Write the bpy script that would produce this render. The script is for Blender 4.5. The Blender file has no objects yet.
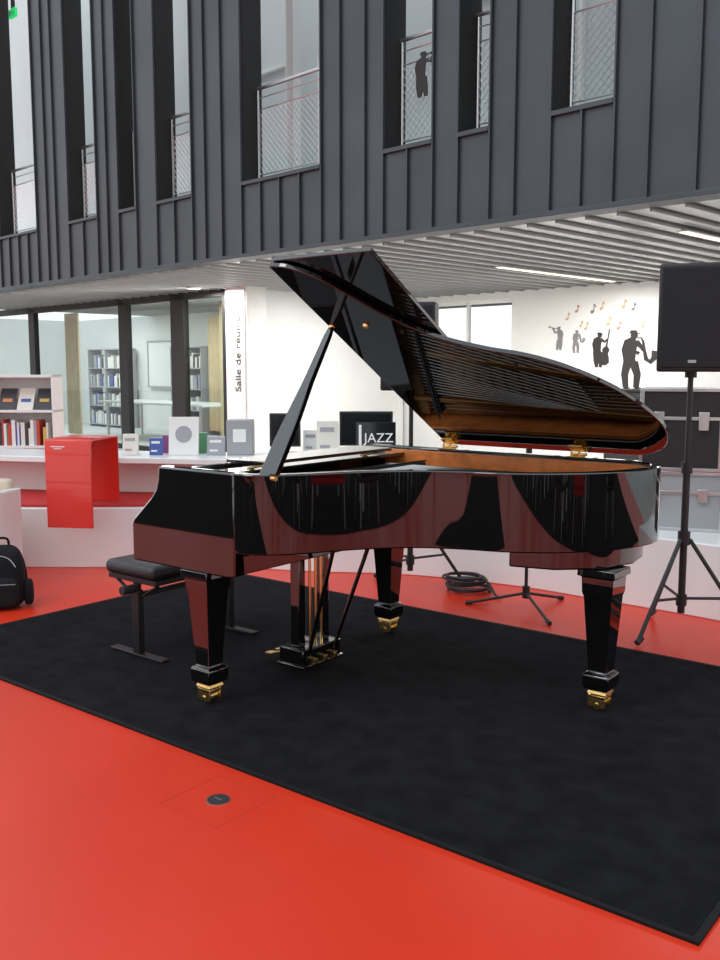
import bpy, bmesh, math, random
from mathutils import Vector, Matrix
random.seed(7)
S=bpy.context.scene
try:
    S.view_settings.view_transform='Standard'; S.view_settings.look='None'
except Exception: pass

# ------------------------------------------------------------------ materials
MATS={}
def mat(name,col,rough=.5,metal=0,coat=0,noise=None,bump=0,bscale=200,emit=0,spec=.5):
    if name in MATS: return MATS[name]
    m=bpy.data.materials.new(name); m.use_nodes=True
    nt=m.node_tree; b=nt.nodes['Principled BSDF']
    b.inputs['Base Color'].default_value=(*col,1); b.inputs['Roughness'].default_value=rough
    b.inputs['Metallic'].default_value=metal; b.inputs['Coat Weight'].default_value=coat
    b.inputs['Coat Roughness'].default_value=.02
    if name=='piano_black_lacquer': b.inputs['Coat IOR'].default_value=1.65
    b.inputs['Specular IOR Level'].default_value=spec
    if emit:
        b.inputs['Emission Color'].default_value=(*col,1); b.inputs['Emission Strength'].default_value=emit
    tc=nt.nodes.new('ShaderNodeTexCoord')
    if noise:
        n=nt.nodes.new('ShaderNodeTexNoise'); n.inputs['Scale'].default_value=noise[1]; n.inputs['Detail'].default_value=6
        r=nt.nodes.new('ShaderNodeValToRGB'); k=noise[0]
        r.color_ramp.elements[0].position=.3; r.color_ramp.elements[1].position=.7
        r.color_ramp.elements[0].color=(*[c*(1-k) for c in col],1)
        r.color_ramp.elements[1].color=(*[min(1,c*(1+k)) for c in col],1)
        nt.links.new(tc.outputs['Object'],n.inputs['Vector']); nt.links.new(n.outputs['Fac'],r.inputs['Fac'])
        nt.links.new(r.outputs['Color'],b.inputs['Base Color'])
    if bump:
        n2=nt.nodes.new('ShaderNodeTexNoise'); n2.inputs['Scale'].default_value=bscale; n2.inputs['Detail'].default_value=4
        bp=nt.nodes.new('ShaderNodeBump'); bp.inputs['Strength'].default_value=bump; bp.inputs['Distance'].default_value=.01
        nt.links.new(tc.outputs['Object'],n2.inputs['Vector']); nt.links.new(n2.outputs['Fac'],bp.inputs['Height'])
        nt.links.new(bp.outputs['Normal'],b.inputs['Normal'])
    MATS[name]=m; return m
def glassmat(name,tint=(.9,.95,.95)):
    m=bpy.data.materials.new(name); m.use_nodes=True; nt=m.node_tree
    nt.nodes.remove(nt.nodes['Principled BSDF']); out=nt.nodes['Material Output']
    t=nt.nodes.new('ShaderNodeBsdfTransparent'); t.inputs[0].default_value=(*tint,1)
    g=nt.nodes.new('ShaderNodeBsdfGlossy'); g.inputs['Roughness'].default_value=.02
    lw=nt.nodes.new('ShaderNodeLayerWeight'); lw.inputs['Blend'].default_value=.5
    pw=nt.nodes.new('ShaderNodeMath'); pw.operation='POWER'; pw.inputs[1].default_value=4
    ma=nt.nodes.new('ShaderNodeMath'); ma.operation='MULTIPLY_ADD'; ma.inputs[1].default_value=.6; ma.inputs[2].default_value=.05
    mx=nt.nodes.new('ShaderNodeMixShader')
    nt.links.new(lw.outputs['Facing'],pw.inputs[0]); nt.links.new(pw.outputs[0],ma.inputs[0])
    nt.links.new(ma.outputs[0],mx.inputs[0]); nt.links.new(t.outputs[0],mx.inputs[1]); nt.links.new(g.outputs[0],mx.inputs[2])
    nt.links.new(mx.outputs[0],out.inputs[0]); return m

RED=mat('red_resin_floor',(.66,.036,.012),.34,noise=(.05,1.5),bump=.02,bscale=30,spec=.35)
PALE=mat('pale_bounce_floor',(.55,.55,.53),.5,noise=(.04,1.5))  # pale tone chosen to weaken red bounce light
CARPET=mat('black_carpet',(.0095,.0095,.0120),.98,noise=(.45,9),bump=.8,bscale=350,spec=.12)
RUBBER=mat('mat_edge_rubber',(.006,.006,.007),.7,spec=.2)
BLACK=mat('piano_black_lacquer',(.003,.0028,.0028),.025,coat=1,noise=(.1,2),spec=.5)
BRASS=mat('brass',(.90,.62,.24),.25,metal=1,noise=(.05,20))
GOLD=mat('plate_gold',(.30,.14,.04),.35,metal=.6,noise=(.1,12))
WOOD=mat('inner_rim_wood',(.66,.20,.05),.35,noise=(.25,14),coat=.4)
SPRUCE=mat('soundboard_wood',(.16,.09,.05),.5,noise=(.2,8))
STRING=mat('piano_wire',(.35,.34,.33),.4,metal=1)
IVORY=mat('key_ivory',(.85,.83,.76),.25)
EBONY=mat('key_black',(.01,.01,.01),.3)
FELT=mat('red_felt',(.35,.02,.02),.9)
BLKM=mat('black_metal',(.012,.012,.013),.4,noise=(.15,20))
BLKP=mat('black_plastic',(.018,.018,.02),.55,noise=(.15,40))
GRILLE=mat('speaker_grille',(.02,.02,.022),.6,metal=.3,bump=.9,bscale=400)
LEATH=mat('black_leather',(.014,.014,.017),.42,bump=.3,bscale=120)
NYLON=mat('black_nylon',(.007,.007,.009),.85,bump=.5,bscale=150,spec=.3)
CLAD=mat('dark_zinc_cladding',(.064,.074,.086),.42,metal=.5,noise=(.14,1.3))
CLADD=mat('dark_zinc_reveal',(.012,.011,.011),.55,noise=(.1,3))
WHITE=mat('white_paint',(.80,.80,.78),.6,noise=(.02,3))
WHITEG=mat('white_lacquer',(.82,.83,.82),.25,noise=(.02,3))
OFFW=mat('offwhite_wall',(.76,.77,.75),.7,noise=(.03,2))
MEZ=mat('mezzanine_wall',(.60,.66,.67),.7,noise=(.03,2))
SLAT=mat('soffit_metal',(.52,.52,.52),.30,metal=.7,noise=(.05,3))
SLATD=mat('soffit_gap',(.05,.05,.05),.6)
STEEL=mat('stainless',(.6,.6,.6),.3,metal=1)
REDP=mat('red_painted_metal',(.70,.03,.02),.3,coat=.4)
REDC=mat('red_cushion',(.50,.02,.02),.7)
GREY=mat('grey_plastic',(.35,.36,.38),.5)
BEIGE=mat('beige_fabric',(.62,.55,.42),.85,bump=.3,bscale=100)
CURT=mat('cream_curtain',(.62,.50,.30),.8,noise=(.1,4))
SIL=mat('vinyl_silhouette',(.02,.018,.018),.6)
SILG=mat('vinyl_grey',(.20,.19,.20),.6)
SILO=mat('vinyl_ochre',(.55,.40,.18),.6)
SILR=mat('vinyl_brick',(.45,.22,.14),.6)
LAMP=mat('added_lamp_diffuser',(1,.97,.9),.5,emit=3.0)
LAMPW=mat('warm_lamp_diffuser',(1,.80,.62),.5,emit=1.6)
GREEN=mat('exit_green',(.02,.6,.15),.5,emit=.8)
PAPER=mat('paper',(.85,.85,.82),.7)
TXT=mat('text_grey',(.05,.05,.05),.6)
GROUND=mat('paving_outside',(.45,.44,.42),.8,noise=(.1,1))
SCREEN=mat('screen_black',(.01,.012,.015),.12)
GLASS=glassmat('clear_glass')
GLASS2=glassmat('tinted_glass',(.78,.88,.86))
BK=[mat('book_%d'%i,c,.55) for i,c in enumerate([(.5,.06,.04),(.05,.1,.35),(.75,.72,.65),(.08,.25,.12),(.6,.4,.08),(.04,.04,.05),(.35,.35,.38),(.25,.06,.2),(.7,.25,.08),(.8,.8,.78)])]

# ------------------------------------------------------------------ helpers
def empty(name,loc=(0,0,0),rz=0):
    e=bpy.data.objects.new(name,None); S.collection.objects.link(e); e.location=loc; e.rotation_euler=(0,0,rz); e.empty_display_size=.1
    return e
def fin(name,bm,m,parent=None,bev=0,smooth=True,ang=35,loc=None,rz=0):
    bmesh.ops.recalc_face_normals(bm,faces=bm.faces)
    if smooth:
        for f in bm.faces: f.smooth=True
        for e in bm.edges:
            e.smooth = (len(e.link_faces)==2 and e.calc_face_angle(0)<math.radians(ang))
    me=bpy.data.meshes.new(name); bm.to_mesh(me); bm.free()
    if isinstance(m,(list,tuple)):
        for k in m: me.materials.append(k)
    else: me.materials.append(m)
    o=bpy.data.objects.new(name,me); S.collection.objects.link(o)
    if parent: o.parent=parent
    if loc: o.location=loc
    o.rotation_euler=(0,0,rz)
    if bev:
        b=o.modifiers.new('bevel','BEVEL'); b.width=bev; b.segments=2; b.limit_method='ANGLE'; b.angle_limit=math.radians(40)
    return o
def abox(bm,x0,x1,y0,y1,z0,z1,mi=0,fn=None):
    p=[(x0,y0,z0),(x1,y0,z0),(x1,y1,z0),(x0,y1,z0),(x0,y0,z1),(x1,y0,z1),(x1,y1,z1),(x0,y1,z1)]
    if fn: p=[fn(*q) for q in p]
    v=[bm.verts.new(q) for q in p]
    for f in [(0,3,2,1),(4,5,6,7),(0,1,5,4),(1,2,6,5),(2,3,7,6),(3,0,4,7)]:
        bm.faces.new([v[i] for i in f]).material_index=mi
def box(name,p,x0,x1,y0,y1,z0,z1,m,bev=0,**k):
    bm=bmesh.new(); abox(bm,x0,x1,y0,y1,z0,z1); return fin(name,bm,m,p,bev,**k)
def pane(name,p,x0,x1,y,z0,z1,m):
    bm=bmesh.new(); bm.faces.new([bm.verts.new(q) for q in ((x0,y,z0),(x1,y,z0),(x1,y,z1),(x0,y,z1))]); return fin(name,bm,m,p,smooth=False)
def aprism(bm,pts,z0,z1,fn=lambda x,y,z:(x,y,z),mi=0):
    n=len(pts)
    a=[bm.verts.new(fn(x,y,z0)) for x,y in pts]; b=[bm.verts.new(fn(x,y,z1)) for x,y in pts]
    bm.faces.new(a).material_index=mi; bm.faces.new(b[::-1]).material_index=mi
    for i in range(n):
        bm.faces.new([a[i],a[(i+1)%n],b[(i+1)%n],b[i]]).material_index=mi
def prism(name,p,pts,z0,z1,m,bev=0,fn=lambda x,y,z:(x,y,z),**k):
    bm=bmesh.new(); aprism(bm,pts,z0,z1,fn); return fin(name,bm,m,p,bev,**k)
def acyl(bm,a,b,r0,r1=None,n=16,mi=0):
    a=Vector(a);b=Vector(b); r1=r0 if r1 is None else r1
    d=(b-a).normalized(); q=d.to_track_quat('Z','Y')
    A=[];B=[]
    for i in range(n):
        t=2*math.pi*i/n; o=Vector((math.cos(t),math.sin(t),0))
        A.append(bm.verts.new(a+q@(o*r0))); B.append(bm.verts.new(b+q@(o*r1)))
    bm.faces.new(A[::-1]).material_index=mi; bm.faces.new(B).material_index=mi
    for i in range(n): bm.faces.new([A[i],A[(i+1)%n],B[(i+1)%n],B[i]]).material_index=mi
def cyl(name,p,a,b,r0,m,r1=None,n=20,bev=0,**k):
    bm=bmesh.new(); acyl(bm,a,b,r0,r1,n); return fin(name,bm,m,p,bev,**k)
def atube(bm,pts,r,n=8,closed=False):
    pts=[Vector(q) for q in pts]; N=len(pts); rings=[]
    for i,q in enumerate(pts):
        if closed: d=pts[(i+1)%N]-pts[i-1]
        else: d=pts[min(i+1,N-1)]-pts[max(i-1,0)]
        qt=d.normalized().to_track_quat('Z','Y')
        rr=r[i] if isinstance(r,list) else r
        rings.append([bm.verts.new(q+qt@Vector((math.cos(2*math.pi*j/n)*rr,math.sin(2*math.pi*j/n)*rr,0))) for j in range(n)])
    for i in range(N if closed else N-1):
        a=rings[i];b=rings[(i+1)%N]
        for j in range(n): bm.faces.new([a[j],a[(j+1)%n],b[(j+1)%n],b[j]])
    if not closed:
        bm.faces.new(rings[0][::-1]); bm.faces.new(rings[-1])
def tube(name,p,pts,r,m,n=8,closed=False,**k):
    bm=bmesh.new(); atube(bm,pts,r,n,closed); return fin(name,bm,m,p,**k)
def catmull(P,n=8):
    out=[]
    for i in range(len(P)-1):
        p0=Vector(P[max(i-1,0)]);p1=Vector(P[i]);p2=Vector(P[i+1]);p3=Vector(P[min(i+2,len(P)-1)])
        for j in range(n):
            t=j/n
            out.append(tuple(.5*((2*p1)+(-p0+p2)*t+(2*p0-5*p1+4*p2-p3)*t*t+(-p0+3*p1-3*p2+p3)*t**3)))
    out.append(tuple(P[-1])); return out
def offset(path,d):
    out=[]
    for i in range(len(path)):
        a=Vector(path[max(i-1,0)]);b=Vector(path[min(i+1,len(path)-1)]); t=(b-a).normalized()
        out.append((path[i][0]-t.y*d,path[i][1]+t.x*d))
    return out
def wallpath(name,p,path,d,z0,z1,m,bev=0,**k):
    q=offset(path,d); return prism(name,p,path+q[::-1],z0,z1,m,bev,**k)
def square(bm,c,rings,mi=0):
    prev=None
    for z,h in rings:
        cur=[bm.verts.new((c[0]+sx*h,c[1]+sy*h,z)) for sx,sy in ((-1,-1),(1,-1),(1,1),(-1,1))]
        if prev:
            for i in range(4): bm.faces.new([prev[i],prev[(i+1)%4],cur[(i+1)%4],cur[i]])
        else: bm.faces.new(cur[::-1])
        prev=cur
    bm.faces.new(prev)
def text(name,p,body,size,loc,rot,m,ext=.001,align='CENTER'):
    cu=bpy.data.curves.new(name,'FONT'); cu.body=body; cu.size=size; cu.extrude=ext; cu.align_x=align; cu.align_y='CENTER'
    o=bpy.data.objects.new(name,cu); S.collection.objects.link(o); cu.materials.append(m)
    o.location=loc; o.rotation_euler=rot
    if p: o.parent=p
    return o
YAW=math.radians(38.5)

# ------------------------------------------------------------------ camera
cam=bpy.data.cameras.new('camera'); co=bpy.data.objects.new('camera',cam); S.collection.objects.link(co)
cam.sensor_fit='VERTICAL'; cam.sensor_height=24; cam.lens=23.25; cam.clip_end=200
co.location=(0,0,1.42); co.rotation_euler=(math.radians(90-6.87),0,YAW); S.camera=co

# ------------------------------------------------------------------ world and lights
w=bpy.data.worlds.new('sky'); S.world=w; w.use_nodes=True; nt=w.node_tree
bg=nt.nodes['Background']; tc=nt.nodes.new('ShaderNodeTexCoord'); sp=nt.nodes.new('ShaderNodeSeparateXYZ'); rp=nt.nodes.new('ShaderNodeValToRGB')
nt.links.new(tc.outputs['Generated'],sp.inputs[0]); nt.links.new(sp.outputs['Z'],rp.inputs['Fac']); nt.links.new(rp.outputs['Color'],bg.inputs['Color'])
rp.color_ramp.elements[0].color=(1,.98,.95,1); rp.color_ramp.elements[1].color=(.74,.86,1,1)
bg.inputs['Strength'].default_value=1.3
def area(name,loc,rot,sx,sy,e,col=(1,1,1)):
    l=bpy.data.lights.new(name,'AREA'); l.shape='RECTANGLE'; l.size=sx; l.size_y=sy; l.energy=e; l.color=col
    o=bpy.data.objects.new(name,l); S.collection.objects.link(o); o.location=loc; o.rotation_euler=rot; return o
sun=bpy.data.lights.new('sun','SUN'); sun.energy=.8; sun.angle=math.radians(25); so=bpy.data.objects.new('sun',sun); S.collection.objects.link(so)
so.rotation_euler=(math.radians(40),0,math.radians(-20))

# ------------------------------------------------------------------ floor
box('floor',None,-22,9,-7,7.0,-.1,0,RED)
box('floor_unseen_pale',None,-22,9,7.0,18,-.1,0,PALE)  # unseen floor, made pale so less red bounces onto the walls
box('added_lounge_carpet',None,-11,-.6,-5.4,-.3,0,.004,CARPET)  # added out of view, darkens what the piano arm mirrors
box('added_reading_carpet',None,1.8,8,-5.4,6,0,.004,CARPET)  # added out of view, darkens the upper reflections in the bent rim
box('ground_outside',None,-60,60,-60,60,-.3,-.12,GROUND)

fb=empty('floor_socket',(-2.19,2.0,0))
bm=bmesh.new()
for a,b,c,d in [(-.135,.135,-.135,-.132),(-.135,.135,.132,.135),(-.135,-.132,-.135,.135),(.132,.135,-.135,.135)]:
    abox(bm,a,b,c,d,0,.0008)
fin('hatch_outline',bm,mat('hatch_joint',(.46,.030,.011),.6),fb)
cyl('ring',fb,(0,0,0),(0,0,.003),.040,STEEL,n=32); cyl('cap',fb,(0,0,.001),(0,0,.005),.036,BLKP,n=32)
box('slot',fb,-.018,.018,-.003,.003,.005,.0065,STEEL)

# ------------------------------------------------------------------ carpet mat
cm=empty('stage_carpet',(0,0,0))
box('pile',cm,-4.67,-.70,2.22,4.41,0,.010,CARPET,.003)
bm=bmesh.new()
for a,b,c,d in [(-4.69,-.68,2.20,2.22),(-4.69,-.68,4.41,4.43),(-4.69,-4.67,2.22,4.41),(-.70,-.68,2.22,4.41)]: abox(bm,a,b,c,d,0,.009)
fin('edging',bm,RUBBER,cm)

# ------------------------------------------------------------------ grand piano
PX,PY=-3.275,2.52
piano=empty('grand_piano',(PX,PY,.010))
ctrl=[(.62,0),(.72,.02),(.83,.12),(.97,.36),(1.12,.53),(1.30,.63),(1.47,.69),(1.62,.79),(1.75,.94),(1.83,1.12),(1.85,1.27),(1.80,1.41),(1.69,1.49),(1.58,1.5)]
curve=catmull(ctrl,8)
rim=[(.30,0),(.5,0)]+curve+[(1.2,1.5),(.30,1.5)]
wallpath('rim',piano,rim,.045,.68,1.0,BLACK,.006)
liner=offset(rim,.0455)
wallpath('inner_rim',piano,liner,.022,.74,.985,WOOD,.002)
inner=offset(rim,.05)
prism('soundboard',piano,inner,.705,.735,SPRUCE)
pin=offset(rim,.075); pin=[(max(x,.42),y) for x,y in pin]
prism('iron_plate',piano,pin,.845,.862,GOLD,.003)
bm=bmesh.new()
for y0,y1,L in ((.14,.22,.5),(.42,.72,.95),(.72,1.02,1.12),(1.02,1.22,1.27),(1.3,1.38,1.3)):
    a=Vector((.44,y0,0)); b=Vector((.44+L,y1,0))
    if y0==.14: b=Vector((.70,.2,0))
    d=(b-a).normalized(); n=Vector((-d.y,d.x,0))*.014
    aprism(bm,[(a-n)[:2],(b-n)[:2],(b+n)[:2],(a+n)[:2]],.862,.925)
abox(bm,.44,.50,.09,1.41,.862,.90)
fin('plate_struts',bm,GOLD,piano,.006)
bm=bmesh.new()
def rimx(y):
    best=.7
    for x,yy in curve:
        if yy<=y: best=max(best,x)
    return min(best,1.8)
for i in range(70):
    y=.10+i*1.28/70
    L=rimx(y)-.12
    acyl(bm,(.47,y,.905),(max(L,.6),y+.05,.885),.0011,n=4)
for i in range(26):
    y=.75+i*.02
    acyl(bm,(.47,y,.93),(1.28+i*.012,y+.28 if y+.28<1.38 else 1.38,.915),.0022,n=4)
fin('strings',bm,STRING,piano)
bm=bmesh.new()
for i in range(150):
    acyl(bm,(.40+.02*(i%3),.1+i*.0086,.86),(.40+.02*(i%3),.1+i*.0086,.915),.003,n=6)
fin('tuning_pins',bm,STEEL,piano)
box('pin_block',piano,.36,.47,.05,1.45,.80,.868,GOLD,.003)
bm=bmesh.new()
for i in range(66): abox(bm,.56,.60,.10+i*.0195,.112+i*.0195,.885,.935)
abox(bm,.575,.585,.09,1.41,.935,.942)
fin('dampers',bm,BLKP,piano)
prof=[(0,.575),(0,.735),(.012,.76),(.06,.80),(.13,.86),(.165,.90),(.18,.94),(.185,1.0),(.64,1.0),(.64,.585),(.60,.575)]
for nme,y0,y1 in (('treble_arm',-.002,.055),('bass_arm',1.445,1.502)):
    bm=bmesh.new(); aprism(bm,prof,y0,y1,lambda x,z,y:(x,y,z)); fin(nme,bm,BLACK,piano,.008)
box('keybed',piano,.01,.60,.05,1.45,.575,.655,BLACK,.005)
box('key_slip',piano,.0,.025,.05,1.45,.64,.728,BLACK,.004)
for a,b,c,d in ((.05,.12,'key_block_treble',0),(1.38,1.45,'key_block_bass',0)): box(c,piano,.025,.19,a,b,.655,.765,BLACK,.006)
bm=bmesh.new()
kw=1.26/52
for i in range(52): abox(bm,.03,.19,.12+i*kw+.0006,.12+(i+1)*kw-.0006,.66,.74)
fin('white_keys',bm,IVORY,piano,.001)
bm=bmesh.new()
pat=[1,1,0,1,1,1,0]
for i in range(51):
    if pat[(i+5)%7]: abox(bm,.085,.19,.12+(i+1)*kw-.006,.12+(i+1)*kw+.006,.74,.752)
fin('black_keys',bm,EBONY,piano,.0015)
box('key_felt',piano,.188,.194,.12,1.38,.735,.745,FELT)
box('fallboard',piano,.195,.225,.055,1.445,.745,.985,BLACK,.008)
box('music_shelf',piano,.225,.43,.055,1.445,.955,.972,BLACK,.003)
md=[(.30,.28),(.52,.30),(.52,1.20),(.30,1.22)]
bm=bmesh.new(); aprism(bm,md,.985,1.0,lambda x,y,z:(x,y,z+.015)); fin('music_desk',bm,BLACK,piano,.004)
bm=bmesh.new()
for y in (.35,1.15): acyl(bm,(.36,y,.97),(.50,y,1.002),.006)
fin('music_desk_struts',bm,BRASS,piano)
def leg(nm,x,y,top):
    bm=bmesh.new()
    square(bm,(x,y),[(top,.080),(top-.03,.082),(top-.035,.068),(.50,.066),(.48,.060),(.165,.040),(.16,.044)])
    square(bm,(x,y),[(.16,.048),(.15,.057),(.105,.057),(.09,.048),(.080,.032)])
    fin(nm,bm,BLACK,piano,.006)
    bm=bmesh.new()
    square(bm,(x,y),[(.084,.038),(.070,.042),(.062,.026)])
    acyl(bm,(x,y,.07),(x,y,.05),.018)
    abox(bm,x-.040,x+.036,y-.034,y-.026,.012,.058); abox(bm,x-.040,x+.036,y+.026,y+.034,.012,.058); abox(bm,x-.040,x+.036,y-.034,y+.034,.050,.062)
    acyl(bm,(x,y-.038,.026),(x,y+.038,.026),.008)
    acyl(bm,(x,y-.023,.026),(x,y+.023,.026),.026,n=24)
    fin(nm+'_brass_caster',bm,BRASS,piano,.002)
leg('front_leg_treble',.395,.075,.577); leg('front_leg_bass',.365,1.385,.577); leg('tail_leg',1.73,1.03,.60)
prism('tail_leg_block',piano,[(1.42,.79),(1.60,.84),(1.75,.98),(1.80,1.16),(1.77,1.34),(1.45,1.34),(1.38,1.10)],.60,.685,BLACK,.008)
ly=.69; lx=.42
bm=bmesh.new()
abox(bm,lx-.07,lx+.07,ly-.17,ly+.17,.545,.578)
abox(bm,lx-.075,lx+.075,ly-.135,ly+.135,.045,.12)
abox(bm,lx-.085,lx+.085,ly-.145,ly+.145,.032,.048)
for s in (-1,1):
    abox(bm,lx-.028,lx+.028,ly+s*.085-.022,ly+s*.085+.022,.12,.546)
fin('lyre',bm,BLACK,piano,.005)
bm=bmesh.new()
for k in (-.04,0,.04): acyl(bm,(lx+.035,ly+k,.09),(lx+.035,ly+k,.57),.0065,n=10)
for s in (-.07,0,.07):
    abox(bm,lx+.06,lx+.10,ly+s-.012,ly+s+.012,.05,.075)
    pts=[(lx-.06,ly+s,.065),(lx-.12,ly+s,.062),(lx-.17,ly+s,.045),(lx-.215,ly+s,.040)]
    for i in range(3):
        a,b=pts[i],pts[i+1]; wd=(.010,.012,.022,.019)
        v=[bm.verts.new(q) for q in ((a[0],a[1]-wd[i],a[2]),(a[0],a[1]+wd[i],a[2]),(b[0],b[1]+wd[i+1],b[2]),(b[0],b[1]-wd[i+1],b[2]))]
        u=[bm.verts.new((q.co.x,q.co.y,q.co.z+.010)) for q in v]
        bm.faces.new(v[::-1]);bm.faces.new(u)
        for j in range(4): bm.faces.new([v[j],v[(j+1)%4],u[(j+1)%4],u[j]])
fin('pedals_and_rods',bm,BRASS,piano,.001)
bm=bmesh.new()
for s in (-1,1): acyl(bm,(lx+.07,ly+s*.09,.09),(lx+.29,ly+s*.14,.71),.010)
fin('lyre_braces',bm,BLACK,piano)
# lid
AL=math.radians(31.2); HY=1.515; HZ=1.018
def lidfn(x,y,t):
    wv=HY-y; return (x, HY-wv*math.cos(AL)+t*math.sin(AL), HZ+wv*math.sin(AL)+t*math.cos(AL))
lidout=offset(rim[1:-1],-.014)
LF=.64
lidpoly=[(LF,-.014)]+[p for p in lidout if p[0]>LF+.005 and p[1]<1.6]+[(LF,1.514)]
prism('lid',piano,lidpoly,0,.022,BLACK,.004,fn=lidfn)
prism('lid_front_flap',piano,[(LF+.005,-.014),(LF+.50,-.014),(LF+.50,1.49),(LF+.005,1.49)],.028,.048,BLACK,.004,fn=lidfn)
bm=bmesh.new(); 
a=Vector(lidfn(LF-.003,.02,.025)); b=Vector(lidfn(LF-.003,1.48,.025)); acyl(bm,a,b,.005,n=10)
fin('flap_hinge',bm,BLKM,piano)
bm=bmesh.new()
for x in (.67,1.38):
    abox(bm,x-.035,x+.035,1.452,1.50,1.0,1.004)
    abox(bm,x-.035,x+.035,1.45,1.50,-.004,.0,fn=lambda x,y,z:lidfn(x,y,z))
    acyl(bm,(x-.04,1.505,1.010),(x+.04,1.505,1.010),.007,n=12)
    acyl(bm,(x-.02,1.47,1.004),(x-.02,1.47,1.025),.005,n=10); acyl(bm,(x+.02,1.47,1.004),(x+.02,1.47,1.025),.005,n=10)
fin('lid_hinges',bm,BRASS,piano)
pb=Vector((.76,.070,.99)); pt=Vector(lidfn(.66,.415,-.004))
bm=bmesh.new(); d=(pt-pb).normalized(); sx=Vector((1,0,0)); sx=(sx-d*sx.dot(d)).normalized(); sy=d.cross(sx)
rr=[]
for t,wd,th in ((0,.042,.014),(.30,.038,.014),(.60,.022,.012),(.93,.016,.010),(1,.010,.008)):
    c=pb+(pt-pb)*t; rr.append([bm.verts.new(c+sx*wd*i+sy*th*j) for i,j in ((-1,-1),(1,-1),(1,1),(-1,1))])
bm.faces.new(rr[0][::-1]); bm.faces.new(rr[-1])
for k in range(4):
    for i in range(4): bm.faces.new([rr[k][i],rr[k][(i+1)%4],rr[k+1][(i+1)%4],rr[k+1][i]])
fin('prop_stick',bm,BLACK,piano,.003)
bm=bmesh.new()
for x,y in ((.66,.415),(.845,.415)):
    c=lidfn(x,y,-.002); c2=lidfn(x,y,-.012); acyl(bm,c,c2,.014,.010,n=20)
acyl(bm,(.72,.070,.985),(.80,.070,.985),.010)
fin('prop_cups',bm,BRASS,piano)
bm=bmesh.new()
for q in ((1.0,.47),(1.40,.74),(1.7,1.0)):
    acyl(bm,lidfn(q[0],q[1],-.008),lidfn(q[0],q[1],0),.008,n=12)
fin('lid_bumpers',bm,BLKP,piano)

# ------------------------------------------------------------------ piano bench
pbn=empty('piano_bench',(-3.635,3.12,.010))
bm=bmesh.new(); abox(bm,-.19,.19,-.36,.36,.40,.47); o=fin('seat_cushion',bm,LEATH,pbn,.03)
o.modifiers['bevel'].segments=4
box('seat_frame',pbn,-.18,.18,-.34,.34,.375,.402,BLKM,.004)
bm=bmesh.new()
for s in (-1,1):
    y=s*.305
    abox(bm,-.20,.20,y-.025,y+.025,0,.014)
    abox(bm,-.025,.025,y-.018,y+.018,.014,.33)
    abox(bm,-.017,.017,y-.013,y+.013,.33,.378)
    acyl(bm,(-.16,y,.37),(.0,y,.28),.008); acyl(bm,(.16,y,.37),(.0,y,.28),.008)
abox(bm,-.012,.012,-.305,.305,.29,.315)
fin('legs',bm,BLKM,pbn,.003)
bm=bmesh.new()
for s in (-1,1): acyl(bm,(0,s*.33,.34),(0,s*.40,.34),.022,n=20)
fin('height_knobs',bm,BLKP,pbn,.003)

# ------------------------------------------------------------------ facade
FA=math.atan2(-.115,.993)
B=(-2.16,6.69,0)
fac=empty('wall_facade',B,FA)
wins=[(-11.28,-10.06),(-9.11,-8.36),(-7.81,-7.41),(-6.94,-6.22),(-5.29,-4.04),(-3.18,-2.60),(-2.30,-1.98),(-1.37,-.83)]
Z0,ZS,ZT,ZZ=2.62,3.40,7.3,7.8
bm=bmesh.new()
edges=[-14]+[e for wv in wins for e in wv]+[4]
for i in range(0,len(edges),2): abox(bm,edges[i],edges[i+1],0,.26,ZS,ZT)
abox(bm,-14,4,0,.26,Z0,ZS); abox(bm,-14,4,0,.26,ZT,ZZ)
fin('cladding_sheet',bm,CLAD,fac)
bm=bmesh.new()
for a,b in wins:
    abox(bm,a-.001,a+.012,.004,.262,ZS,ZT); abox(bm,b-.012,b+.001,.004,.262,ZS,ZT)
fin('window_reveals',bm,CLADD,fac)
bm=bmesh.new()
def seam(u,z0,z1): abox(bm,u-.008,u+.008,-.030,0,z0,z1)
for i in range(0,len(edges),2):
    a,b=edges[i],edges[i+1]; L=b-a
    k=max(1,round(L/.33))
    for j in range(k+1):
        u=a+L*j/k
        if 0<j<k: u+=random.uniform(-.06,.06)
        u=min(max(u,a+.008),b-.008)
        seam(u,ZS if j in(0,k) else Z0,ZT)
        if j in (0,k): seam(u,Z0,ZS)
for a,b in wins:
    L=b-a; k=max(1,round(L/.33))
    for j in range(1,k): seam(a+L*j/k,Z0,ZS-.03)
    abox(bm,a,b,-.035,.0,ZS-.035,ZS+.004)
abox(bm,-14,4,-.034,.0,Z0-.012,Z0+.03)
fin('standing_seams',bm,CLAD,fac,.003)
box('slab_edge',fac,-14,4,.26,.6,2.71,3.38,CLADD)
for i,(a,b) in enumerate(wins):
    bm=bmesh.new()
    v=.20
    acyl(bm,(a,v,4.40),(b,v,4.40),.02,n=10)
    for u in (a+.03,b-.03): acyl(bm,(u,v,3.40),(u,v,4.40),.012,n=8)
    for zz in (4.30,4.18,3.5): acyl(bm,(a,v,zz),(b,v,zz),.006,n=6)
    st=.07
    lo,hi=3.5,4.18; H=hi-lo; u=a-H
    def cl(u0,z0,u1,z1):
        du=u1-u0
        ts=sorted([(a-u0)/du,(b-u0)/du]); t0=max(0,ts[0]); t1=min(1,ts[1])
        if t1-t0<.02: return
        acyl(bm,(u0+du*t0,v,z0+(z1-z0)*t0),(u0+du*t1,v,z0+(z1-z0)*t1),.0025,n=4)
    while u<b:
        cl(u,lo,u+H,hi); cl(u+H,lo,u,hi)
        u+=st
    fin('mesh_railing_%d'%i ,bm,STEEL,fac)
mz=empty('mezzanine_interior',B,FA)
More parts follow.
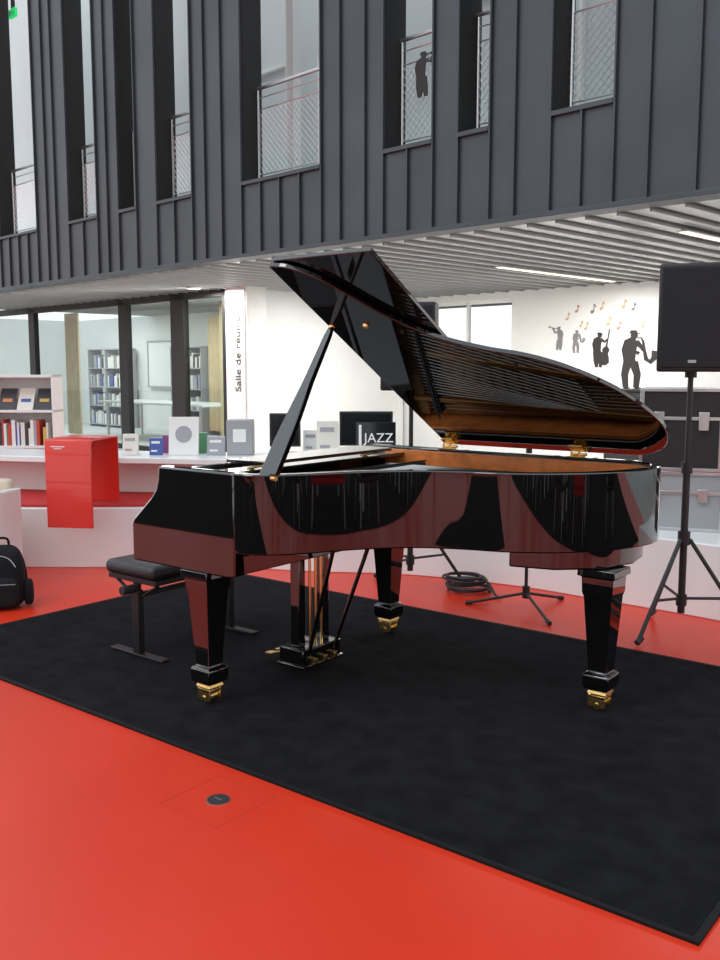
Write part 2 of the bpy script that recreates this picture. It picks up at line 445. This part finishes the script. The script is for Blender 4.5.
box('back_partition',mz,-17,4,2.4,2.5,3.38,10,MEZ)
box('slab',mz,-17,4,.6,2.5,2.71,3.38,OFFW)
bm=bmesh.new()
for u in (-11.9,-8.2,-6.6,-4.55,-2.6,-.2):
    abox(bm,u-.05,u,2.33,2.4,3.38,5.6); abox(bm,u+.9,u+.95,2.33,2.4,3.38,5.6); abox(bm,u-.05,u+.95,2.33,2.4,5.55,5.6)
fin('door_frames',bm,WHITE,mz)
bm=bmesh.new()
for u in (-9.9,-7.3,-5.9,-3.6,-1.3): abox(bm,u-.06,u+.06,1.2,1.32,3.38,9)
fin('columns',bm,WHITE,mz)
ex=empty('exit_sign',(B[0],B[1],-.27),FA)
X0=.28
box('housing',ex,-12.28+X0,-12.06+X0,.60,.65,7.18,7.31,GREEN,.004)
box('wall_bracket',ex,-12.18+X0,-12.14+X0,.60,.65,7.31,8.0,BLKM)
bm=bmesh.new(); abox(bm,-12.24+X0,-12.19+X0,.596,.60,7.21,7.28); aprism(bm,[(-12.15+X0,7.245),(-12.10+X0,7.21),(-12.10+X0,7.28)],.596,.60,lambda x,z,y:(x,y,z)); fin('pictogram',bm,WHITE,ex)

# ------------------------------------------------------------------ soffit ceiling
cl_=empty('ceiling',B,FA)
box('soffit_deck',cl_,-16,6,.26,9,2.665,2.70,SLATD)
bm=bmesh.new()
u=-16
while u<6:
    abox(bm,u,u+.22,.26,7.4,2.625,2.662); 
    abox(bm,u+.22,u+.24,.26,7.4,2.595,2.662)
    u+=.28
fin('slats',bm,SLAT,cl_,.003)
for i,(x,y,l,m) in enumerate([(-5.45,10.9,2.6,LAMPW),(-2.75,9.6,3.0,LAMPW)]):
    e=empty('strip_light',(x,y,2.593),FA)
    box('casing',e,-.05,.05,-l/2,l/2,-.012,.0,WHITE,.003); box('diffuser',e,-.035,.035,-l/2+.02,l/2-.02,-.018,-.011,m)
    area('strip_light_glow_%d'%i,(x,y,2.56),(0,0,FA),.3,l,105,(1,.98,.95))
for i,(x,y) in enumerate([(-8.3,10.6),(-10.6,9.4)]):  # added fittings, fill light for the space under the soffit
    e=empty('added_downlight',(x,y,2.59),FA); cyl('trim_ring',e,(0,0,-.01),(0,0,.004),.11,WHITE); cyl('lens',e,(0,0,-.014),(0,0,-.009),.09,LAMP)
    area('added_downlight_fill_%d'%i,(x,y,2.56),(0,0,FA),.8,.8,80,(1,.98,.95))

# ------------------------------------------------------------------ back wall with openings + silhouettes
C=(-6.06,12.92,0)
wb=empty('wall_back',C,FA)
bm=bmesh.new()
abox(bm,-12,-3.2,0,.2,0,2.62); abox(bm,-1.3,4.8,0,.2,0,2.62); abox(bm,-3.2,-1.3,0,.2,0,1.0); abox(bm,-3.2,-1.3,0,.2,2.5,2.62)
abox(bm,4.8,9.5,0,.2,2.5,2.62); abox(bm,4.8,9.5,0,.2,0,.3)
fin('plaster',bm,OFFW,wb)
wn=empty('window_1',C,FA)
bm=bmesh.new()
for a,b,c,d in ((-3.2,-3.14,1.0,2.5),(-1.36,-1.3,1.0,2.5),(-3.2,-1.3,1.0,1.05),(-3.2,-1.3,2.45,2.5),(-2.27,-2.22,1.0,2.5)): abox(bm,a,b,.08,.14,c,d)
fin('frame',bm,WHITE,wn); pane('pane',wn,-3.14,-1.36,.105,1.05,2.45,GLASS)
wn4=empty('added_window',C,FA)  # added opening out of view, lets daylight reach the soffit
bm=bmesh.new()
for k in range(4): abox(bm,4.8+k*1.54,4.86+k*1.54,.06,.14,.3,2.5)
abox(bm,4.8,9.48,.06,.14,.3,.36); abox(bm,4.8,9.48,.06,.14,2.44,2.5)
fin('frame',bm,WHITE,wn4); pane('pane',wn4,4.86,9.42,.10,.36,2.44,GLASS)
def ell(cx,cz,rx,rz,n=18,rot=0):
    out=[]
    for i in range(n):
        t=2*math.pi*i/n; x=rx*math.cos(t); z=rz*math.sin(t)
        out.append((cx+x*math.cos(rot)-z*math.sin(rot),cz+x*math.sin(rot)+z*math.cos(rot)))
    return out
def limb(pts,ws):
    l=[];r=[]
    for i,p in enumerate(pts):
        a=Vector(pts[max(i-1,0)]);b=Vector(pts[min(i+1,len(pts)-1)]);t=(b-a).normalized();w_=ws[i]
        l.append((p[0]-t.y*w_,p[1]+t.x*w_)); r.append((p[0]+t.y*w_,p[1]-t.x*w_))
    return l+r[::-1]
def figure(kind):
    P=[]
    P.append(ell(.02,.90,.052,.065)); P.append([(-.07,.935),(.10,.925),(.10,.94),(.06,.95),(.05,.985),(-.03,.99),(-.045,.95)])
    P.append(limb([(.0,.86),(-.02,.80),(-.05,.66),(-.04,.50),(-.03,.42)],[.03,.10,.105,.085,.09]))
    if kind=='sax':
        P.append(limb([(-.06,.46),(-.10,.25),(-.08,.03)],[.065,.05,.038])); P.append(limb([(.02,.46),(.08,.25),(.07,.03)],[.065,.05,.038]))
        P.append(limb([(-.10,.015),(-.02,.015)],[.016,.014])); P.append(limb([(.05,.015),(.14,.015)],[.016,.014]))
        P.append(limb([(-.08,.80),(-.05,.66),(.10,.60)],[.045,.038,.025])); P.append(limb([(.05,.80),(.13,.70),(.17,.64)],[.04,.03,.025]))
        P.append(limb([(.07,.86),(.12,.86),(.15,.80),(.17,.65),(.20,.50),(.26,.46),(.31,.52),(.33,.64)],[.008,.010,.014,.020,.030,.036,.040,.058]))
    elif kind=='trumpet':
        P.append(limb([(-.03,.44),(-.05,.2),(-.06,.02)],[.10,.07,.03])); P.append(limb([(.02,.44),(.05,.2),(.07,.02)],[.06,.05,.03]))
        P.append(limb([(.04,.80),(.16,.74),(.22,.88)],[.04,.03,.022]))
        P.append(limb([(.07,.89),(.22,.94),(.34,.98),(.39,1.0)],[.008,.012,.016,.05])); P.append(limb([(.16,.90),(.28,.93)],[.024,.024]))
    elif kind=='bass':
        P.append(limb([(-.03,.44),(-.05,.2),(-.04,.02)],[.10,.06,.03])); P.append(limb([(.02,.44),(.06,.2),(.05,.02)],[.06,.05,.03]))
        P.append(limb([(.04,.80),(.14,.72),(.20,.80)],[.04,.03,.02]))
        P.append(limb([(.24,1.08),(.21,.8),(.18,.6),(.17,.52),(.155,.40),(.14,.30),(.13,.15),(.12,.08)],[.012,.012,.02,.085,.06,.10,.12,.05]))
    return P
def mural(name,u,z,h,kind,m,flip=1,frame=(C,FA),v=-.006,wx=1.0):
    bm=bmesh.new()
    for k,poly in enumerate(figure(kind)):
        aprism(bm,[(u+x*h*flip*wx,z+y*h) for x,y in poly],v-.002-k*.0003,v+.006,lambda x,zz,y:(x,y,zz))
    o=fin(name,bm,m,None,smooth=False); o.location=frame[0]; o.rotation_euler=(0,0,frame[1]); return o
mural('saxophonist_wall_decal',.80,1.12,.84,'sax',SIL,wx=1.3)
mural('bassist_wall_decal',.26,1.42,.52,'bass',SIL,wx=1.35)
mural('trumpeter_wall_decal',-.42,1.68,.36,'trumpet',SILG,-1,wx=1.3)
mural('guitarist_wall_decal',-.12,1.64,.34,'sax',SILG,wx=1.2)
for key,m,idx in (('a',SILO,(0,2,3,5,6,8,10)),('b',SILR,(1,7)),('c',SILG,(4,9))):
    bm=bmesh.new()
    for i in idx:
        u=-.30+i*.12+random.uniform(-.05,.05); z=2.13+.17*math.sin(i*1.7)+random.uniform(-.06,.06); s=random.uniform(.04,.07)
        fn=lambda x,zz,y:(x,y,zz)
        aprism(bm,ell(u,z,s*.5,s*.38,12,.4),-.006,0,fn); aprism(bm,limb([(u+s*.42,z),(u+s*.42,z+s*1.7)],[.006,.006]),-.0065,0,fn); aprism(bm,limb([(u+s*.42,z+s*1.7),(u+s,z+s*1.1)],[.012,.006]),-.007,0,fn)
    o=fin('music_notes_wall_decal',bm,m,None,smooth=False); o.location=C; o.rotation_euler=(0,0,FA)
mural('trumpeter_window_decal',-2.88,3.84,.40,'trumpet',SIL,1,(B,FA),.17,wx=1.5)
fr=empty('framed_notice',C,FA)
box('frame',fr,-6.08,-5.72,-.03,0,1.10,1.48,GREY,.003); box('sheet',fr,-6.05,-5.75,-.034,-.03,1.13,1.45,PAPER)
bm=bmesh.new()
for k in range(5): abox(bm,-6.0,-5.82+.05*(k%2),-.0355,-.034,1.38-k*.05,1.39-k*.05)
fin('print',bm,TXT,fr)

# ------------------------------------------------------------------ glazed meeting room
D=(-13.56,10.31,0)
gw=empty('window_2',D,FA)
bm=bmesh.new()
for a,b in ((-7,-6.9),(-3.45,-3.2),(.0,.28),(1.62,2.0),(3.02,3.2)): abox(bm,a,b,-.05,.05,0,2.62)
abox(bm,-7,3.2,-.05,.05,2.50,2.62); abox(bm,-7,3.2,-.05,.05,0,.08)
fin('frame',bm,CLADD,gw,.004)
pane('pane',gw,-6.9,3.1,0,.08,2.5,GLASS2)
mr=empty('wall_meeting_room',D,FA)
box('rear',mr,-8,3.6,3.3,3.4,0,2.62,OFFW); box('side',mr,3.4,3.5,.05,3.3,0,2.62,OFFW); box('left',mr,-8,-7.9,.05,3.3,0,2.62,OFFW)
ct=empty('curtain',D,FA)
def curtain(nm,u0,u1,v):
    bm=bmesh.new(); n=int((u1-u0)/.02); prev=None
    for i in range(n+1):
        u=u0+(u1-u0)*i/n; vv=v+.04*math.sin(i*.8)
        c=(bm.verts.new((u,vv,.1)),bm.verts.new((u,vv,2.5)))
        if prev: bm.faces.new([prev[0],c[0],c[1],prev[1]])
        prev=c
    fin(nm,bm,CURT,ct)
curtain('panel_1',2.2,2.75,.5); curtain('panel_2',-3.0,-2.4,.5); curtain('panel_3',.45,.85,2.6); curtain('panel_4',-1.6,-1.0,3.0)
mt=empty('meeting_table',D,FA)
box('top',mt,-3,.7,1.2,2.2,.71,.75,WHITEG,.004)
bm=bmesh.new()
for u in (-2.8,.5):
    for v in (1.3,2.1): acyl(bm,(u,v,0),(u,v,.71),.025)
fin('legs',bm,STEEL,mt)
wb2=empty('whiteboard',D,FA)
box('board',wb2,-4.3,-3.0,3.25,3.29,1.0,2.0,WHITEG,.004); box('tray',wb2,-4.3,-3.0,3.2,3.25,.98,1.0,GREY)
bm=bmesh.new()
for a,b,c,d in ((-4.34,-4.3,.98,2.04),(-3.0,-2.96,.98,2.04),(-4.34,-2.96,2.0,2.04)): abox(bm,a,b,3.24,3.29,c,d)
fin('rim',bm,GREY,wb2)
def shelves(u0,u1):
    sh=empty('storage_shelves',D,FA)
    bm=bmesh.new()
    for z in (.05,.5,.95,1.4,1.85): abox(bm,u0,u1,2.85,3.22,z,z+.025)
    for u in (u0,(u0+u1)/2,u1-.02): abox(bm,u,u+.02,2.85,3.22,0,1.875)
    fin('carcass',bm,GREY,sh)
    bm=bmesh.new()
    for z in (.075,.525,.975,1.425):
        u=u0+.03
        while u<u1-.1:
            t=random.uniform(.03,.08)
            if abs(u+.03-(u0+u1)/2)>.06 and random.random()<.8: abox(bm,u,u+t,2.9,3.15,z,z+random.uniform(.22,.32),random.choice([2,2,6,6,6,9,9,1,5,2]))
            u+=t+.005
    fin('binders',bm,BK,sh,smooth=False)
shelves(.9,1.95); shelves(-2.8,-1.65); shelves(-.9,.4); shelves(-6.4,-4.8)
for i,(uu) in enumerate((-4.5,-1.0,2.0)):  # added area lights without fittings, brighten the room behind the glass
    p=Matrix.Rotation(FA,3,'Z')@Vector((uu,1.6,0)); area('meeting_room_fill_%d'%i,(D[0]+p.x,D[1]+p.y,2.55),(0,0,FA),2,1.2,52)
pl=empty('wall_pier',D,FA)
box('pier',pl,3.2,3.72,-.12,.25,0,2.62,WHITE,.004)
sg=empty('meeting_room_sign',D,FA)
box('plate',sg,3.24,3.68,-.135,-.122,.3,2.58,WHITEG,.002)
text('lettering',sg,'Salle de réunion',.19,(3.52,-.140,1.68),(math.radians(90),math.radians(-90),0),TXT,.002)
a=Vector((-9.87,9.88)); b=Vector((-12.1,13.5)); n=Vector((-(b-a).y,(b-a).x)).normalized()*.1
prism('wall_return',None,[tuple(a),tuple(b),tuple(b+n),tuple(a+n)],0,2.6,OFFW)

# ------------------------------------------------------------------ curved plinth, counter
pc=[(-7.4,2.9),(-6.9,3.12),(-6.3,3.42),(-5.91,3.66),(-5.52,3.97),(-5.2,4.25),(-4.74,4.57),(-4.25,4.80),(-3.65,5.14),(-2.94,5.30),(-2.30,5.30),(-1.6,5.27),(-.6,5.15),(.3,4.9)]
pc=catmull(pc,5); back=[(x-.4,y+1.05) for x,y in pc]
plinth=empty('curved_platform',(0,0,0))
prism('base',plinth,pc+back[::-1],0,.43,WHITEG,.006)
pr=[p for p in offset(pc,.05) if p[0]<-4.6]; prism('red_top',plinth,pr+[(x-.35,y+.8) for x,y in pr][::-1],.43,.452,REDC,.006)
cc=catmull([(-7.2,3.55),(-6.8,3.78),(-6.2,4.05),(-5.55,4.45),(-5.1,4.70),(-4.74,4.93),(-4.3,5.25),(-3.9,5.6),(-3.4,5.85),(-2.9,5.95)],6)
ctr=empty('display_counter',(0,0,0))
prism('top',ctr,cc+[(x-.30,y+.5) for x,y in cc][::-1],.705,.75,WHITEG,.005)
q=[(x-.16,y+.25) for x,y in cc]; prism('support',ctr,q+[(x-.05,y+.08) for x,y in q][::-1],.452,.705,WHITEG)

def item(name,px,d,z=.752):
    r=(px-360)/938*d
    return empty(name,(.783*r-.6225*d,.6225*r+.783*d,z),YAW)
def book(name,px,d,w_,h,m,th=.03,tilt=.15,mark=None,rz=0):
    e=item(name,px,d); e.rotation_euler[2]+=rz
    fn=lambda x,y,z:(x,y+z*tilt,z)
    bm=bmesh.new(); abox(bm,-w_/2,w_/2,0,th,0,h,fn=fn); fin('cover',bm,m,e,.002)
    bm=bmesh.new(); abox(bm,-w_/2+.004,w_/2-.002,.004,th-.004,.002,h+.001,fn=fn); fin('pages',bm,PAPER,e)
    if mark:
        bm=bmesh.new()
        if mark=='o': aprism(bm,ell(0,h*.55,w_*.28,w_*.28),-.002,0,lambda x,z,y:(x,y+z*tilt,z))
        else:
            abox(bm,-w_*.35,w_*.3,-.002,0,h*.68,h*.82,fn=fn); abox(bm,-w_*.35,w_*.1,-.002,0,h*.2,h*.3,fn=fn)
        fin('cover_print',bm,BK[6] if m in (BK[9],BK[2]) else BK[9],e)
    bm=bmesh.new(); abox(bm,-w_*.3,w_*.3,th+.01,th+.07,0,.006); abox(bm,-.01,.01,th+.012,th+.02,0,h*.5); fin('easel',bm,BLKP,e)
book('display_book',127,7.15,.12,.16,BK[2],mark='l'); book('display_book',153,7.15,.10,.13,BK[1],mark='l')
book('display_book',181,7.15,.23,.29,BK[9],mark='o'); book('display_book',214,7.15,.14,.14,BK[6],mark='l')
book('display_book',199,7.32,.09,.16,BK[3]); book('display_book',327,7.15,.17,.26,BK[2],mark='l'); book('display_book',310,7.3,.12,.18,BK[9],mark='l')
book('display_book',165,7.32,.08,.14,BK[7])
e=item('file_box',238,7.15); bm=bmesh.new(); abox(bm,-.10,.10,0,.16,0,.27); fin('shell',bm,GREY,e,.006); bm=bmesh.new(); abox(bm,-.05,.05,-.003,0,.1,.2); fin('label',bm,PAPER,e)
def monitor(px,d,w_,h,txt=None):
    e=item('computer_monitor',px,d)
    bm=bmesh.new(); abox(bm,-w_/2,w_/2,0,.035,.06,.06+h); fin('bezel',bm,BLKP,e,.006)
    bm=bmesh.new(); abox(bm,-w_/2+.015,w_/2-.015,-.002,0,.075,.045+h); fin('screen',bm,SCREEN,e)
    bm=bmesh.new(); abox(bm,-.02,.02,.036,.06,0,.2); abox(bm,-.10,.10,-.04,.12,0,.012); fin('foot',bm,BLKP,e,.003)
    return e
monitor(284,7.2,.24,.26)
monitor(366,7.3,.42,.27)
e=item('jazz_poster',376,7.0); fn=lambda x,y,z:(x,y+z*.2,z)
bm=bmesh.new(); abox(bm,-.15,.15,0,.01,0,.26,fn=fn); fin('board',bm,SCREEN,e,.002)
text('lettering',e,'JAZZ',.10,(.02,.015,.14),(math.radians(79),0,0),PAPER)
bm=bmesh.new(); abox(bm,-.13,-.11,-.003,0,.08,.24,fn=fn); abox(bm,-.13,.13,-.003,0,.03,.045,fn=fn); fin('print',bm,PAPER,e)

# red folded metal seat over the platform edge
rs=empty('red_metal_stand',(-5.53,3.79,0),math.radians(30))
arch=[(.0,.33),(.0,.91),(.008,.932),(.03,.94),(.44,.94),(.462,.932),(.47,.91),(.47,.46)]
inn=[(.455,.46),(.455,.91),(.445,.925),(.03,.925),(.016,.91),(.016,.33)]
bm=bmesh.new(); aprism(bm,arch+inn,-.165,.165,lambda y,z,x:(x,y-.12,z)); fin('folded_sheet',bm,REDP,rs,.003)
bm=bmesh.new(); abox(bm,-.12,-.02,-.123,-.12,.885,.892); abox(bm,-.10,-.04,-.123,-.12,.872,.877); fin('mark',bm,PAPER,rs)
lc=empty('lounge_chair',(-5.83,3.00,0),math.radians(25))
bm=bmesh.new(); abox(bm,-.35,.30,-.3,.3,.06,.42); fin('seat',bm,BEIGE,lc,.04)
bm=bmesh.new(); abox(bm,.30,.35,-.32,.32,0,.62); abox(bm,-.40,-.35,-.32,.32,0,.62); fin('side_panels',bm,WHITEG,lc,.012)
bm=bmesh.new(); abox(bm,-.35,.30,.25,.34,.3,.68); fin('back',bm,BEIGE,lc,.03)
bp=empty('backpack',(-5.06,2.93,0),math.radians(50))
bp.scale=(.96,.96,.96)
sg_=lambda t,p:math.copysign(abs(t)**p,t)
def blob(bm,cx,cy,cz,rx,ry,rz,p,taper=0,slump=0):
    r=bmesh.ops.create_uvsphere(bm,u_segments=28,v_segments=18,radius=1)
    for v in r['verts']:
        x,y,z=v.co; tz=(z+1)/2
        v.co=(cx+sg_(x,p)*rx*(1-taper*tz),cy+sg_(y,p)*ry*(1-taper*tz)+slump*tz*tz,cz+sg_(z,p)*rz)
bm=bmesh.new(); blob(bm,0,0,.19,.155,.10,.19,.55,.28,.05); fin('body',bm,NYLON,bp)
bm=bmesh.new(); blob(bm,0,-.10,.11,.12,.045,.09,.5,.15,.02); blob(bm,.155,0,.09,.03,.06,.08,.6,.2); fin('pockets',bm,NYLON,bp)
bm=bmesh.new(); atube(bm,catmull([(-.04,.05,.37),(-.03,.05,.42),(.03,.05,.42),(.04,.05,.37)],3),.008)
for s in (-1,1): atube(bm,catmull([(s*.06,.13,.34),(s*.09,.20,.25),(s*.11,.19,.12),(s*.11,.11,.04)],4),.014)
fin('straps',bm,NYLON,bp)
bm=bmesh.new(); atube(bm,catmull([(-.10,-.115,.27),(-.06,-.085,.315),(.0,-.075,.335),(.06,-.085,.315),(.10,-.115,.27)],4),.003); atube(bm,[(.10,-.148,.17),(-.10,-.148,.17)],.002)
fin('zips',bm,GREY,bp)

# ------------------------------------------------------------------ bookshelf at left
bs=empty('bookshelf',(-8.12,4.98,0),YAW)
bm=bmesh.new()
W=1.1; RT=.36
for z in (.05,.36,.66,1.0,1.33): abox(bm,-W,RT,-.14,.14,z,z+.025)
for x in (-W,-.36,RT-.02): abox(bm,x,x+.02,-.14,.14,0,1.355)
abox(bm,-W,RT,.13,.145,0,1.355)
fin('carcass',bm,WHITEG,bs,.002)
bm=bmesh.new()
for z in (.075,.385,.685):
    for x0,x1 in ((-W+.03,-.38),(-.33,RT-.04)):
        x=x0
        while x<x1-.04:
            t=random.uniform(.012,.04); h=random.uniform(.16,.25)
            if random.random()<.9: abox(bm,x,x+t,-.11,.06,z,z+h,random.choice([0,1,2,3,5,5,6,7,4,9]))
            x+=t+.001
for i in range(8):
    x=-W+.05+i*.175
    if abs(x+.30)<.09 and x<-.36: continue
    abox(bm,x,x+.15,-.12,-.112,1.026,1.026+.2,[5,0,6,5,8,5,2,5][i],fn=lambda x,y,z:(x,y+(z-1.026)*.6,z))
    abox(bm,x+.03,x+.12,-.124,-.12,1.10,1.13,[4,5,0,2,5,8,1,4][i],fn=lambda x,y,z:(x,y+(z-1.026)*.6,z))
fin('books',bm,BK,bs,smooth=False)

# ------------------------------------------------------------------ PA speakers
def tripod(parent,h,r=.36,zj=.52,rot=0,pole=.0175):
    bm=bmesh.new()
    acyl(bm,(0,0,.12),(0,0,h*.62),.019,n=16); acyl(bm,(0,0,h*.6),(0,0,h),pole*.8,n=16)
    acyl(bm,(0,0,zj-.03),(0,0,zj+.04),.032,n=16); acyl(bm,(0,0,.16),(0,0,.22),.028,n=16); acyl(bm,(0,0,h*.6),(0,0,h*.64),.028,n=16)
    for k in range(3):
        t=rot+k*2*math.pi/3; c,s=math.cos(t),math.sin(t)
        acyl(bm,(c*.03,s*.03,zj),(c*r,s*r,.022),.011,n=10)
        acyl(bm,(c*.02,s*.02,.20),(c*r*.60,s*r*.60,zj*.42),.008,n=8)
        acyl(bm,(c*(r-.03),s*(r-.03),.040),(c*(r+.01),s*(r+.01),.018),.016,n=10)
    fin('tripod',bm,BLKM,parent)
def speaker(x,y,rz,rot,zb):
    e=empty('pa_speaker',(x,y,0),rz)
    tripod(e,zb+.05,rot=rot)
    pf=[(-.17,-.15),(.17,-.15),(.17,.0),(.11,.15),(-.11,.15),(-.17,.0)]
    prism('cabinet',e,pf,zb,zb+.54,BLKP,.012)
    box('grille',e,-.155,.155,-.160,-.148,zb+.02,zb+.52,GRILLE,.008)
    box('badge',e,-.02,.02,-.163,-.160,zb+.045,zb+.06,GREY)
    cyl('pole_cup',e,(0,0,zb-.03),(0,0,zb),.03,BLKM)
    return e
speaker(-1.68,4.87,math.radians(20),math.radians(-105-20),1.40)
speaker(-3.42,4.82,math.radians(25),math.radians(-75-25),1.28)
ms=empty('microphone_stand',(-2.58,4.82,0))
bm=bmesh.new(); acyl(bm,(0,0,.08),(0,0,.95),.010); acyl(bm,(0,0,.07),(0,0,.14),.022); acyl(bm,(0,0,.93),(0,0,.99),.018)
for k in range(3):
    t=math.radians(-40+120*k); acyl(bm,(0,0,.10),(math.cos(t)*.34,math.sin(t)*.34,.015),.009); 
    acyl(bm,(math.cos(t)*.32,math.sin(t)*.32,.018),(math.cos(t)*.36,math.sin(t)*.36,.012),.013)
acyl(bm,(0,0,.96),(-.2,.1,1.05),.007)
fin('stand',bm,BLKM,ms)
def coil(nm,x,y,r,n,seed):
    pts=[]
    for i in range(n*20):
        t=2*math.pi*i/20; rr=r*(1+.16*math.sin(t*.37+seed))
        pts.append((rr*math.cos(t)+.02*math.sin(t*.13),rr*.85*math.sin(t)+.02*math.cos(t*.21),.012+.012*(i/20)+.004*math.sin(t*1.3)))
    pts+= [(pts[-1][0]+.03*k,pts[-1][1]+.02*math.sin(k),max(.012,pts[-1][2]-.03*k)) for k in range(1,6)]
    e=empty(nm,(x,y,0)); tube('loops',e,pts,.008,BLKP,n=6)
coil('cable_coil',-3.10,5.00,.13,8,1); coil('cable_coil',-1.20,4.64,.12,6,2)

# ------------------------------------------------------------------ equipment on platform right
def road_case(x,y,z,w_,d_,h,rz,body,nm='road_case'):
    e=empty(nm,(x,y,z),rz)
    box('body',e,-w_/2,w_/2,-d_/2,d_/2,0.001,h,body,.004)
    bm=bmesh.new(); k=.012
    for sx in (-1,1):
        for sy in (-1,1): abox(bm,sx*w_/2-k,sx*w_/2+k,sy*d_/2-k,sy*d_/2+k,-.0,h+.002)
        for zz in (0,h-.018): abox(bm,sx*w_/2-k,sx*w_/2+k,-d_/2,d_/2,zz,zz+.02)
    for sy in (-1,1):
        for zz in (0,h-.018,h*.62): abox(bm,-w_/2,w_/2,sy*d_/2-k*.8,sy*d_/2+k*.8,zz,zz+.02)
    fin('aluminium_edges',bm,STEEL,e,.002)
    bm=bmesh.new()
    for sx in (-.28,.28): abox(bm,sx*w_-.03,sx*w_+.03,-d_/2-.02,-d_/2,h*.5,h*.72)
    fin('latches',bm,STEEL,e,.003)
road_case(-2.05,5.80,.431,.50,.40,.36,.35,GREY); road_case(-2.05,5.80,.796,.46,.38,.50,.35,BLKP)
road_case(-1.15,5.70,.431,.60,.45,.34,.2,BLKP); 
am=empty('guitar_amplifier',(-1.15,5.70,.776),.2)
box('cabinet',am,-.27,.27,-.15,.15,0,.46,LEATH,.015); box('grille_cloth',am,-.25,.25,-.156,-.148,.02,.34,GRILLE,.004); box('control_panel',am,-.25,.25,-.155,-.148,.36,.44,STEEL)
bm=bmesh.new()
for k in range(7): acyl(bm,(-.21+k*.07,-.155,.40),(-.21+k*.07,-.172,.40),.011,n=14)
fin('knobs',bm,BLKP,am)
sb=empty('sideboard',C,FA)
box('carcass',sb,.75,4.6,-.62,-.05,.05,1.10,BLKP,.01); box('top',sb,.72,4.63,-.64,-.04,1.10,1.13,BLKM,.004)
box('plinth_base',sb,.85,4.5,-.58,-.08,0,.05,BLKM)
bm=bmesh.new()
for k in range(6): abox(bm,.80+k*.63,.80+k*.63+.6,-.635,-.62,.1,1.06)
fin('doors',bm,LEATH,sb,.004)

# ------------------------------------------------------------------ hall behind the viewer (seen mirrored in the lacquer)
def chair(x,y,rz,m):
    e=empty('reading_chair',(x,y,.004),rz)
    bm=bmesh.new(); abox(bm,-.26,.26,-.26,.26,.40,.47); abox(bm,-.26,.26,.22,.29,.47,.88,fn=lambda x,y,z:(x,y+(z-.47)*.2,z)); fin('seat_and_back',bm,m,e,.02)
    bm=bmesh.new()
    for sx in (-1,1):
        for sy in (-1,1): acyl(bm,(sx*.22,sy*.22,.40),(sx*.25,sy*.25,0),.013,n=10)
    fin('legs',bm,STEEL,e)
def table(x,y,rz,l):
    e=empty('reading_table',(x,y,.004),rz)
    box('top',e,-l/2,l/2,-.4,.4,.70,.74,WHITEG,.006)
    bm=bmesh.new()
    for sx in (-1,1):
        for sy in (-1,1): abox(bm,sx*(l/2-.08)-.025,sx*(l/2-.08)+.025,sy*.34-.025,sy*.34+.025,0,.70)
    fin('legs',bm,WHITEG,e)
table(3.3,1.6,1.4,1.5); table(3.5,-1.8,1.4,1.5)
for x,y,r,m in ((2.2,1.2,1.7,LEATH),(2.3,2.2,1.5,REDC),(4.5,1.1,-1.6,LEATH),(4.5,2.0,-1.7,LEATH),(2.4,-1.2,1.7,REDC),(2.3,-2.4,1.4,LEATH),(4.7,-1.3,-1.5,LEATH),(2.8,4.2,1.5,LEATH),(-2.2,-1.6,3.0,LEATH),(-4.2,-2.0,3.2,LEATH)): chair(x,y,r,m)
gl=empty('window_3',(0,0,0))
bm=bmesh.new()
x=-16
while x<=8.1: abox(bm,x-.05,x+.05,-6.1,-5.95,0,7.5); x+=2.0
for z in (.0,1.1,2.6,5.0,7.4): abox(bm,-16,8,-6.1,-5.95,z,z+.12)
y=-6
while y<5: abox(bm,8.0,8.15,y-.05,y+.05,0,7.5); y+=2.2
for z in (.0,1.1,2.6,5.0,7.4): abox(bm,8.0,8.15,-6,5,z,z+.12)
fin('mullions',bm,CLADD,gl)
print('done')
